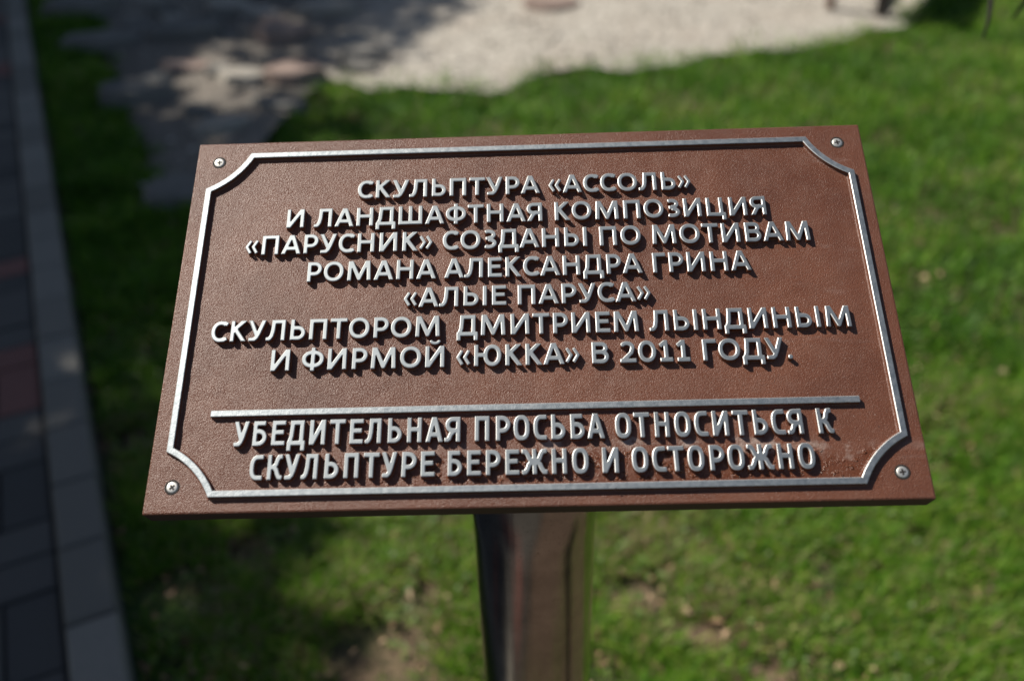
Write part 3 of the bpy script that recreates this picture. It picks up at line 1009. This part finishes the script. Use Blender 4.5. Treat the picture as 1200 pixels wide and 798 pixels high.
def tube(name, path, rads, mat, n=16, parent=None, cap=True, smooth=True):
    V, F = [], []
    path = [Vector(p) for p in path]
    for i, p in enumerate(path):
        d = (path[min(i + 1, len(path) - 1)] - path[max(i - 1, 0)]).normalized()
        a = d.orthogonal().normalized() if i == 0 else (a - d * a.dot(d)).normalized()
        b = d.cross(a)
        for k in range(n):
            t = 2 * math.pi * k / n
            V.append(p + (a * math.cos(t) + b * math.sin(t)) * rads[i])
    for i in range(len(path) - 1):
        for k in range(n):
            F.append((i * n + k, i * n + (k + 1) % n, (i + 1) * n + (k + 1) % n, (i + 1) * n + k))
    if cap:
        F.append(tuple(range(n))[::-1]); F.append(tuple((len(path) - 1) * n + k for k in range(n)))
    me = mesh_from(name, V, F, mat, smooth=smooth)
    return me, V, F

def post():
    R_, n = 0.0485, 64
    V, F = [], []
    zs = [0.0, 0.5, 0.9]
    for z in zs:
        for k in range(n):
            a = 2 * math.pi * k / n; V.append((R_ * math.cos(a), R_ * math.sin(a), z))
    for k in range(n):   # top cut parallel to the plate
        a = 2 * math.pi * k / n; x, y = R_ * math.cos(a), R_ * math.sin(a)
        z = PZ - (PN.x * x + PN.y * y) / PN.z - (PT + 0.0005) / PN.z
        V.append((x, y, z))
    for i in range(3):
        for k in range(n): F.append((i * n + k, i * n + (k + 1) % n, (i + 1) * n + (k + 1) % n, (i + 1) * n + k))
    F.append(tuple(range(n))[::-1]); F.append(tuple(3 * n + k for k in range(n)))
    me = mesh_from('post', V, F, M_STEEL)
    me.polygons.foreach_set('use_smooth', [len(p.vertices) == 4 for p in me.polygons])
    return link('post', me, sign)
post()
# round base flange in the lawn
bm = bmesh.new(); bmesh.ops.create_cone(bm, cap_ends=True, segments=40, radius1=0.10, radius2=0.097, depth=0.012)
me = bpy.data.meshes.new('base_flange'); bm.to_mesh(me); bm.free(); me.materials.append(M_STEEL)
link('base_flange', me, sign, (0, 0, 0.008))

# ------------------------------------------------------------------ LAWN
BARE = [(*ground_at(px, py)[:2], r_) for px, py, r_ in ((430, 760, .10), (215, 690, .09), (300, 640, .07), (480, 700, .06), (745, 690, .06))]
SUN_SPOTS = [(*ground_at(px, py)[:2], r_) for px, py, r_ in ((460, 730, .28), (800, 680, .25), (900, 640, .3), (720, 760, .2))]  # sunlit spots of the lawn, painted in as lighter blade tone
def build_grass():
    near = 190000; far = 130000
    x1 = rng.uniform(-1.5, 1.25, near); y1 = rng.uniform(-0.55, 1.45, near)
    x2 = rng.uniform(-2.6, 3.6, far); y2 = 1.40 + rng.random(far) ** 1.0 * 3.6
    vg = 34000
    sv, ov = rng.uniform(.6, 7.0, vg), -rng.random(vg) ** 1.2 * .42
    x3 = K0[0] + KD[0] * sv + KN[0] * ov; y3 = K0[1] + KD[1] * sv + KN[1] * ov
    x = np.concatenate([x1, x2, x3]); y = np.concatenate([y1, y2, y3])
    isfar = np.concatenate([np.zeros(near, bool), np.ones(far + vg, bool)])
    P = np.stack([x, y], 1)
    off = (P - K0) @ KN
    # patchy growth
    def vn(x, y, s, seed):
        r = np.random.default_rng(seed); G = r.random((64, 64))
        u, v = (x * s) % 63, (y * s) % 63
        i, j = u.astype(int), v.astype(int); fu, fv = u - i, v - j
        fu = fu * fu * (3 - 2 * fu); fv = fv * fv * (3 - 2 * fv)
        return (G[i, j] * (1 - fu) + G[i + 1, j] * fu) * (1 - fv) + (G[i, j + 1] * (1 - fu) + G[i + 1, j + 1] * fu) * fv
    nz = vn(x + 20, y + 20, 9, 3) * .5 + vn(x + 20, y + 20, 21, 5) * .3 + vn(x + 20, y + 20, 3.5, 8) * .4
    patchy = np.clip(1.15 - (y - 0.3) * .45, 0.15, 1.0)
    for bx0, by0, br in BARE: nz = nz - .5 * np.exp(-(((x - bx0) / br) ** 2 + ((y - by0) / (br * .7)) ** 2) ** 1.5)
    sun_lift = sum(np.exp(-(((x - bx0) / br) ** 2 + ((y - by0) / br) ** 2)) for bx0, by0, br in SUN_SPOTS)
    dens = np.clip((nz - 0.36 * patchy) * 6, 0.06, 1)
    edge = grass_far_edge(x)
    ragged = edge + (vn(x + 20, y + 20, 14, 9) - .5) * .20 + rng.exponential(.05, len(x))
    ok = ((y < ragged) | (off > -.40 + .16 * vn(x + 20, y + 20, 11, 77))) & (off < -0.015 - .02 * rng.random(len(x))) & ~(in_added_soil(x, y) & (rng.random(len(x)) > .08)) & (rng.random(len(x)) < dens)
    x, y, isfar, nz, sun_lift = x[ok], y[ok], isfar[ok], nz[ok], sun_lift[ok]
    n = len(x)
    Lg = rng.uniform(0.025, 0.06, n) * (0.30 + 1.15 * np.clip(nz, 0, 1)); Lg = np.where(isfar, Lg * 1.15, Lg)
    wd = np.where(isfar, rng.uniform(.0045, .007, n), rng.uniform(.0022, .0042, n))
    a = rng.uniform(0, 2 * np.pi, n); lean = rng.uniform(.15, 1.25, n)
    dx, dy = np.cos(a), np.sin(a); px, py = -dy, dx
    z0 = -0.018
    def ring(t, w, bend):
        hx = lean * t * t * Lg * bend; hz = Lg * t * (1 - .28 * lean * t)
        cx, cy, cz = x + dx * hx, y + dy * hx, z0 + np.maximum(hz, .001)
        return cx, cy, cz, wd * w / 2
    R3 = [ring(0, .8, 1), ring(.5, 1.0, 1), ring(1.0, .0, 1)]
    V = np.zeros((n, 5, 3), np.float32)
    for k in (0, 1):
        cx, cy, cz, h = R3[k]
        V[:, 2 * k] = np.stack([cx - px * h, cy - py * h, cz], 1); V[:, 2 * k + 1] = np.stack([cx + px * h, cy + py * h, cz], 1)
    cx, cy, cz, h = R3[2]; V[:, 4] = np.stack([cx, cy, cz], 1)
    T = np.array([[0, 1, 3], [0, 3, 2], [2, 3, 4]])
    Fa = (T[None] + (np.arange(n) * 5)[:, None, None]).reshape(-1, 3)
    def ex(t, c): return c
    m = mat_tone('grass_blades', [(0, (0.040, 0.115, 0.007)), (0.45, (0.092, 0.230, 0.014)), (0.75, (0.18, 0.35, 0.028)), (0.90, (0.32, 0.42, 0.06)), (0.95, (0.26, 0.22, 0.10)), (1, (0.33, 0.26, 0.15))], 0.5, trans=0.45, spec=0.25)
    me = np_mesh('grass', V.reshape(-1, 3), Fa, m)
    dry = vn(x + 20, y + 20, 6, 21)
    tone = np.clip(rng.random(n) * .76 + np.where(y < 1.2, .10, 0) + (vn(x + 20, y + 20, 5, 55) - .5) * .42 + .05 + sun_lift * .14 + np.where(rng.random(n) < .09 + .30 * (dry > .62) * (y < 1.5), .35, 0), 0, 1)  # sunlight coloured in too: near blades and sun spots are lighter
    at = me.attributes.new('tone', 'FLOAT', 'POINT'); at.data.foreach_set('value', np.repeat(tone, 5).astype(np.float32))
    tag(link('grass', me), 'patchy sunlit green lawn grass between the kerb and the gravel, round the sign post', 'grass', kind='stuff')
    print('grass blades', n)
    # clover and small weeds in the near lawn
    nl = 9000
    cx = rng.uniform(-1.2, 1.2, nl); cy = rng.uniform(-.5, 1.7, nl)
    c2 = vn(cx + 20, cy + 20, 8, 31)
    ok = (((np.stack([cx, cy], 1) - K0) @ KN) < -.03) & (rng.random(nl) < np.clip((c2 - .35) * 3, 0.05, 1))
    cx, cy = cx[ok], cy[ok]; nl = len(cx)
    Vs, Fs = [], []
    s = rng.uniform(.004, .008, nl); z = rng.uniform(0.002, .022, nl)
    ang0 = rng.uniform(0, 6.28, nl)
    k = 3
    V = np.zeros((nl, k, 5, 3), np.float32)
    for q in range(k):
        A = ang0 + q * 2.094
        tx, ty = rng.uniform(-.35, .35, nl), rng.uniform(0, .5, nl)
        loc = [(0.0, 0, 0), (.75, .55, 0), (1.35, .45, .1), (1.35, -.45, .1), (.75, -.55, 0)]
        for j, (u, v, w) in enumerate(loc):
            X = cx + s * (u * np.cos(A) - v * np.sin(A)); Y = cy + s * (u * np.sin(A) + v * np.cos(A))
            V[:, q, j] = np.stack([X, Y, z + s * (w + u * ty + v * tx)], 1)
    Ff = (np.arange(5)[None] + (np.arange(nl * k) * 5)[:, None])
    mc = mat_tone('clover_leaves', [(0, (0.055, 0.11, 0.012)), (0.6, (0.10, 0.18, 0.025)), (1, (0.18, 0.25, 0.05))], 0.5, trans=0.3)
    me = np_mesh('clover', V.reshape(-1, 3), Ff, mc, 5)
    at = me.attributes.new('tone', 'FLOAT', 'POINT'); at.data.foreach_set('value', np.repeat(rng.random(nl), k * 5).astype(np.float32))
    tag(link('clover', me), 'small clover leaves among the grass below the sign', 'clover', kind='stuff')
    # dry leaf litter and crumbs of soil between the tufts
    nl = 4200
    cx = rng.uniform(-1.2, 1.2, nl); cy = rng.uniform(-.5, 2.2, nl)
    ok = (((np.stack([cx, cy], 1) - K0) @ KN) < -.01)
    cx, cy = cx[ok], cy[ok]; nl = len(cx)
    s = rng.uniform(.006, .016, nl); A = rng.uniform(0, 6.28, nl)
    V = np.zeros((nl, 4, 3), np.float32)
    for j, (u, v) in enumerate(((-1, 0), (0, .42), (1, 0), (0, -.42))):
        V[:, j] = np.stack([cx + s * (u * np.cos(A) - v * np.sin(A)), cy + s * (u * np.sin(A) + v * np.cos(A)), rng.uniform(-.006, .012, nl)], 1)
    ml = mat_tone('dry_litter', [(0, (0.10, 0.055, 0.03)), (0.6, (0.26, 0.16, 0.09)), (1, (0.42, 0.32, 0.20))], 0.8)
    me = np_mesh('leaf_litter', V.reshape(-1, 3), np.arange(nl * 4).reshape(-1, 4), ml, 4)
    at = me.attributes.new('tone', 'FLOAT', 'POINT'); at.data.foreach_set('value', np.repeat(rng.random(nl), 4).astype(np.float32))
    tag(link('leaf_litter', me), 'scattered dry brown leaf bits lying in the lawn', 'leaf litter', kind='stuff')
build_grass()

# ------------------------------------------------------------------ STONES at the edge of the path
def mat_rock(name, c1, c2):
    m, t, b = node_mat(name)
    co = objco(t)
    n1 = noise(t, co, 7.0, 6, 0.65); n2 = noise(t, co, 55.0, 5, 0.7)
    c = ramp(t, n1, [(0.3, c1), (0.7, c2)])
    c = mixc(t, mth(t, 'MULTIPLY', smoothstep(t, n2, 0.5, 0.75), 0.4), c, tuple(v * .5 for v in c1))
    t.links.new(c, b.inputs['Base Color']); b.inputs['Roughness'].default_value = 0.85
    bump(t, b, mth(t, 'ADD', n1, mth(t, 'MULTIPLY', n2, .4)), 0.8, 0.012)
    return m
M_RG = mat_rock('grey_rock', (0.11, 0.105, 0.095), (0.21, 0.20, 0.18)); M_RP = mat_rock('pink_rock', (0.21, 0.15, 0.125), (0.33, 0.25, 0.21)); M_RT = mat_rock('pale_rock', (0.26, 0.235, 0.20), (0.40, 0.37, 0.32))
def rock(px, py, rx, ry, h, mat, label, rot=0.0, seed=1):
    r = random.Random(seed)
    bm = bmesh.new(); bmesh.ops.create_icosphere(bm, subdivisions=4, radius=1.0)
    ph = [r.uniform(0, 6.28) for _ in range(8)]
    # slab: flat top with chipped facets
    pl = []
    for k in range(9):
        a = 2 * math.pi * k / 9 + r.uniform(-.25, .25); pl.append((Vector((math.cos(a), math.sin(a), r.uniform(-.1, .35))).normalized(), r.uniform(.74, .95)))
    for v in bm.verts:
        c = v.co
        for nrm, dd in pl:
            e = c.dot(nrm) - dd
            if e > 0: c = c - nrm * e * .92
        top = .62 + .05 * math.sin(3 * c.x + ph[0]) + .04 * math.sin(5 * c.y + ph[1])
        z = min(c.z, top)
        q = 1 + .03 * math.sin(9 * c.x + ph[2]) + .03 * math.sin(8 * c.y + ph[3])
        v.co = Vector((c.x * rx * q, c.y * ry * q, (z * h * 1.3) if z > 0 else z * h * .5))
    me = bpy.data.meshes.new('rock'); bm.to_mesh(me); bm.free(); me.materials.append(mat)
    g = ground_at(px, py, h * .4)
    o = link('rock', me, None, (g.x, g.y, 0.0)); o.rotation_euler = (r.uniform(-.05, .05), r.uniform(-.05, .05), rot)
    tag(o, label, 'rock', 'flat stones set along the edge of the gravel path')
rock(345, 88, .155, .10, .085, M_RP, 'sunlit pinkish flat stone nearest the lawn corner above the plaque', .2, 3)
rock(283, 92, .13, .09, .07, M_RT, 'pale cream flat stone in dappled light left of the pink stone', -.2, 4)
rock(158, 108, .20, .11, .08, M_RG, 'grey stone slab in deep shade beside the verge near the kerb', .1, 5)
rock(222, 35, .22, .13, .07, M_RG, 'wide grey stone in shade behind the cream stone', .35, 6)
rock(330, 38, .19, .12, .06, M_RP, 'dull pink stone with shade across it, behind the pink sunlit one', -.1, 7)
rock(120, 48, .22, .13, .06, M_RG, 'dark grey stone in the shade close to the kerb, farther along', .2, 8)
rock(210, 225, .15, .12, .07, M_RG, 'low bluish grey stone just beyond the upper left corner of the plaque', .5, 9)
rock(95, 8, .24, .15, .10, M_RG, 'dark round stone in shade at the top beside the pavement', .2, 10)
rock(648, 4, .20, .13, .05, M_RP, 'flat pale pink slab lying in the sunny gravel', .1, 11)
rock(385, 8, .18, .12, .05, M_RT, 'cream stone in broken light near the top of the path', .1, 12)
rock(262, 148, .13, .085, .05, M_RT, 'small pale stone in dappled light above the plaque corner', .5, 13)

rs = random.Random(12)
TONE = {M_RG: 'grey', M_RP: 'pinkish brown', M_RT: 'cream'}
taken = [(o.location.x, o.location.y, .24) for o in COL.objects if o.name.startswith('rock')]
cnt = 0
for _ in range(900):
    if cnt >= 26: break
    px_, py_ = rs.uniform(100, 430), rs.uniform(-20, 250)
    g = ground_at(px_, py_); rx_ = rs.uniform(.07, .17)
    if g.y < grass_far_edge(g.x) + .05 or g.x > -.62 or (np.array((g.x, g.y)) - K0) @ KN > -.42: continue
    if any(math.hypot((g.x - a) * .8, (g.y - b) * 1.15) < (c + rx_) * .74 for a, b, c in taken): continue
    taken.append((g.x, g.y, rx_)); cnt += 1; mt_ = rs.choice((M_RG, M_RG, M_RP, M_RT))
    rock(px_, py_, rx_, rx_ * rs.uniform(.55, .8), rs.uniform(.03, .06), mt_,
         'small %s flat stone half buried in the stony patch between verge and gravel' % TONE[mt_], rs.uniform(-.6, .6), 40 + cnt)

# ------------------------------------------------------------------ BENCH whose legs stand on the gravel at top right
def mat_wood(name, c1, c2):
    m, t, b = node_mat(name)
    co = objco(t)
    mp = N(t, 'ShaderNodeMapping'); mp.inputs['Scale'].default_value = (18, 18, 2)
    t.links.new(co, mp.inputs[0])
    n1 = noise(t, mp.outputs[0], 3.0, 5, 0.6)
    c = ramp(t, n1, [(0.3, c1), (0.7, c2)])
    t.links.new(c, b.inputs['Base Color']); b.inputs['Roughness'].default_value = 0.7
    bump(t, b, n1, 0.4, 0.003)
    return m
M_WD = mat_wood('weathered_timber', (0.07, 0.035, 0.022), (0.16, 0.085, 0.05)); M_WB = mat_wood('dark_timber', (0.018, 0.013, 0.01), (0.035, 0.025, 0.02))
def beam(name, p, q, w, d, mat, parent, ch=0.004):
    """bevelled bar from p to q"""
    p, q = Vector(p), Vector(q); L = (q - p).length
    bm = bmesh.new(); bmesh.ops.create_cube(bm, size=1.0)
    for v in bm.verts: v.co = Vector((v.co.x * w, v.co.y * d, v.co.z * L))
    bmesh.ops.bevel(bm, geom=bm.edges[:], offset=ch, segments=1, affect='EDGES')
    me = bpy.data.meshes.new(name); bm.to_mesh(me); bm.free(); me.materials.append(mat)
    o = link(name, me, parent)
    o.matrix_local = Matrix.Translation((p + q) / 2) @ (q - p).to_track_quat('Z', 'Y').to_matrix().to_4x4()
    return o
f1 = ground_at(972, 12); f2 = ground_at(1031, 19)
bx = Vector((f2.x - f1.x, f2.y - f1.y, 0)); bwid = bx.length; bx.normalize(); by = Vector((-bx.y, bx.x, 0))
bench = empty('bench', (f1.x, f1.y, 0.0))
tag(bench, 'narrow dark wooden bench standing at the gravel edge, only its leg ends in view', 'bench')
def bl(a, b, z): return bx * a + by * b + Vector((0, 0, z))
for a, b, mm in ((0, 0, M_WD), (bwid, 0, M_WB), (0, 1.15, M_WB), (bwid, 1.15, M_WB)):
    beam('leg', bl(a, b, 0.0), bl(a, b, .42), .045 if mm is M_WB else .032, .055, mm, bench)
for b in (0, 1.15): beam('cross_rail', bl(-.03, b, .44), bl(bwid + .03, b, .44), .05, .04, M_WB, bench)
for k in range(4):
    a = -.02 + (bwid + .04) * (k + .5) / 4
    o = beam('slat', bl(a, -.12, .475), bl(a, 1.27, .475), .028, .065, M_WD, bench)
beam('stretcher', bl(bwid, 0.03, .012), bl(bwid, 1.1, .012), .02, .02, M_WB, bench)

# ------------------------------------------------------------------ TREES (outside the frame; they cast the shade on the left and hang a twig in at the top right)
M_BARK = mat_rock('bark', (0.05, 0.04, 0.03), (0.13, 0.105, 0.08))
M_LEAF = mat_tone('tree_leaves', [(0, (0.03, 0.07, 0.01)), (0.6, (0.05, 0.11, 0.018)), (1, (0.09, 0.16, 0.03))], 0.5, trans=0.12)
def leaf_cloud(name, centers, rad, per, size, parent, zs=0.7):
    """leaf-sized faces around clump centres, joined: the crown"""
    n = len(centers) * per
    C0 = np.repeat(np.array(centers), per, 0)
    R0 = np.repeat(np.array(rad), per)
    d = rng.standard_normal((n, 3)); d /= np.linalg.norm(d, axis=1)[:, None]
    P = C0 + d * (rng.random(n) ** .45 * R0)[:, None] * np.array((1, 1, zs))
    s = rng.uniform(.6, 1.25, n) * size
    u = rng.standard_normal((n, 3)); u /= np.linalg.norm(u, axis=1)[:, None]
    w = np.cross(u, rng.standard_normal((n, 3))); w /= np.linalg.norm(w, axis=1)[:, None]
    V = np.zeros((n, 4, 3), np.float32)
    for j, (a, b) in enumerate(((-1, 0), (0, .5), (1, 0), (0, -.5))):
        V[:, j] = P + u * (a * s)[:, None] + w * (b * s)[:, None]
    me = np_mesh(name, V.reshape(-1, 3), np.arange(n * 4).reshape(-1, 4), M_LEAF, 4)
    at = me.attributes.new('tone', 'FLOAT', 'POINT'); at.data.foreach_set('value', np.repeat(rng.random(n), 4).astype(np.float32))
    return link(name, me, parent)

def tree(base, cc, R, label, group, clumps=90, per=330, size=.055, seed=1, keep=None):
    r = random.Random(seed)
    t = empty('broadleaf_tree', base); tag(t, label, 'tree', group)
    B = Vector(base); top = Vector(cc) - B
    me, _, _ = tube('trunk', [(0, 0, -.1), (0.02, 0, .5), (.05, .03, 1.4), tuple(top * .6), tuple(top * 1.05)], [.20, .15, .12, .09, .03], M_BARK, 14)
    tr = link('trunk', me, t)
    cents, rads = [], []
    while len(cents) < clumps:
        d = Vector((r.gauss(0, 1), r.gauss(0, 1), r.gauss(0, 1))).normalized(); q = r.random() ** .4
        p = Vector((d.x * R[0] * q, d.y * R[1] * q, d.z * R[2] * q)) + top
        if keep and not keep(p + B): continue
        cents.append(tuple(p)); rads.append(r.uniform(.32, .58))
    for k in range(9):
        e = Vector(cents[k * 7 % clumps]); s = top * (.45 + .05 * k)
        mid = (s + e) / 2 + Vector((0, 0, .15))
        me, _, _ = tube('limb', [tuple(s), tuple(mid), tuple(e)], [.055, .035, .012], M_BARK, 8)
        link('limb', me, tr)
    leaf_cloud('crown', cents, rads, per, size, t)
    return t
GAPS = [(*ground_at(px, py)[:2], r_) for px, py, r_ in ((288, 95, .36), (352, 90, .34), (215, 142, .30), (330, 22, .34), (250, 60, .2), (70, 625, .10), (15, 620, .09), (60, 400, .07))]
def shade_ok(p):
    """clumps whose shade would fall on the sunny lawn or on the plaque stay out of the crown"""
    gx, gy = p.x + SHX * p.z, p.y + SHY * p.z
    for qx, qy, qr in GAPS:
        if ((gx - qx) / 1.5) ** 2 + (gy - qy) ** 2 < qr * qr: return False
    lim = np.interp(gy, (-1, .4, 1.0, 2.0, 3.0, 3.6, 4.4, 6.0), (-.66, -.68, -.84, -.98, -.85, -.80, -.75, -.40))
    return gx < lim
hA = 4.6
for bx_, by_, sx_, sy_, sd, lb in ((-6.6, 2.3, -3.0, 0.8, 2, 'leafy tree beyond the pavement whose shade covers the near kerb'),
                                (-6.9, 4.8, -3.0, 3.1, 3, 'leafy tree beyond the pavement, between the two others, shading the lawn edge'),
                                (-6.8, 7.6, -3.1, 5.8, 5, 'leafy tree beyond the pavement, farthest of three, shading the stones')):
    tree((bx_, by_, 0), (sx_ - SHX * hA, sy_ - SHY * hA, hA), (3.0, 2.1, 1.6), lb, 'shade trees beside the pavement', 200, 380, .07, sd, shade_ok)

M_TWIG = mat_dark('twig_bark', (0.014, 0.011, 0.008), 0.9)
def weeping():
    t = empty('weeping_tree', (3.9, 3.3, 0)); tag(t, 'weeping tree to the right of the lawn with one thin dark twig hanging into view', 'tree')
    B = Vector((3.9, 3.3, 0))
    me, _, _ = tube('trunk', [(0, 0, -.1), (0, 0, .8), (-.05, .05, 1.8), (-.1, .1, 3.2)], [.12, .10, .08, .03], M_BARK, 12)
    tr = link('trunk', me, t)
    def along(px, py, dist):
        d = (RR.transposed() @ Vector(((px - 600) / FPX, -(py - 399) / FPX, -1.0))).normalized()
        return CAMP + d * dist - B
    a, b, c, d = along(1152, 46, 1.3), along(1159, 22, 1.31), along(1161, 4, 1.32), along(1166, -60, 1.36)
    top = Vector((-1.6, -.6, 2.3))
    me, _, _ = tube('limb', [(-.06, .06, 1.9), (-.7, -.2, 2.35), tuple(top)], [.03, .018, .008], M_BARK, 8); link('limb', me, tr)
    me, _, _ = tube('hanging_twig', [tuple(top), tuple(top * .35 + d * .65 + Vector((.05, 0, .25))), tuple(d), tuple(c), tuple(b), tuple(a)], [.006, .0045, .0035, .0032, .0026, .0012], M_TWIG, 6); link('hanging_twig', me, t)
    e, f, g = along(1186, 24, 1.35), along(1194, 12, 1.36), along(1206, -4, 1.38)
    me, _, _ = tube('hanging_twig', [tuple(top), tuple(d + Vector((.08, 0, .2))), tuple(g), tuple(f), tuple(e)], [.005, .004, .003, .0024, .001], M_TWIG, 6); link('hanging_twig', me, t)
    cents = [(random.uniform(-.6, 1.2), random.uniform(-.9, 1.1), random.uniform(2.3, 3.6)) for _ in range(40)]
    leaf_cloud('crown', cents, [.35] * 40, 160, .05, t, 1.1)
weeping()
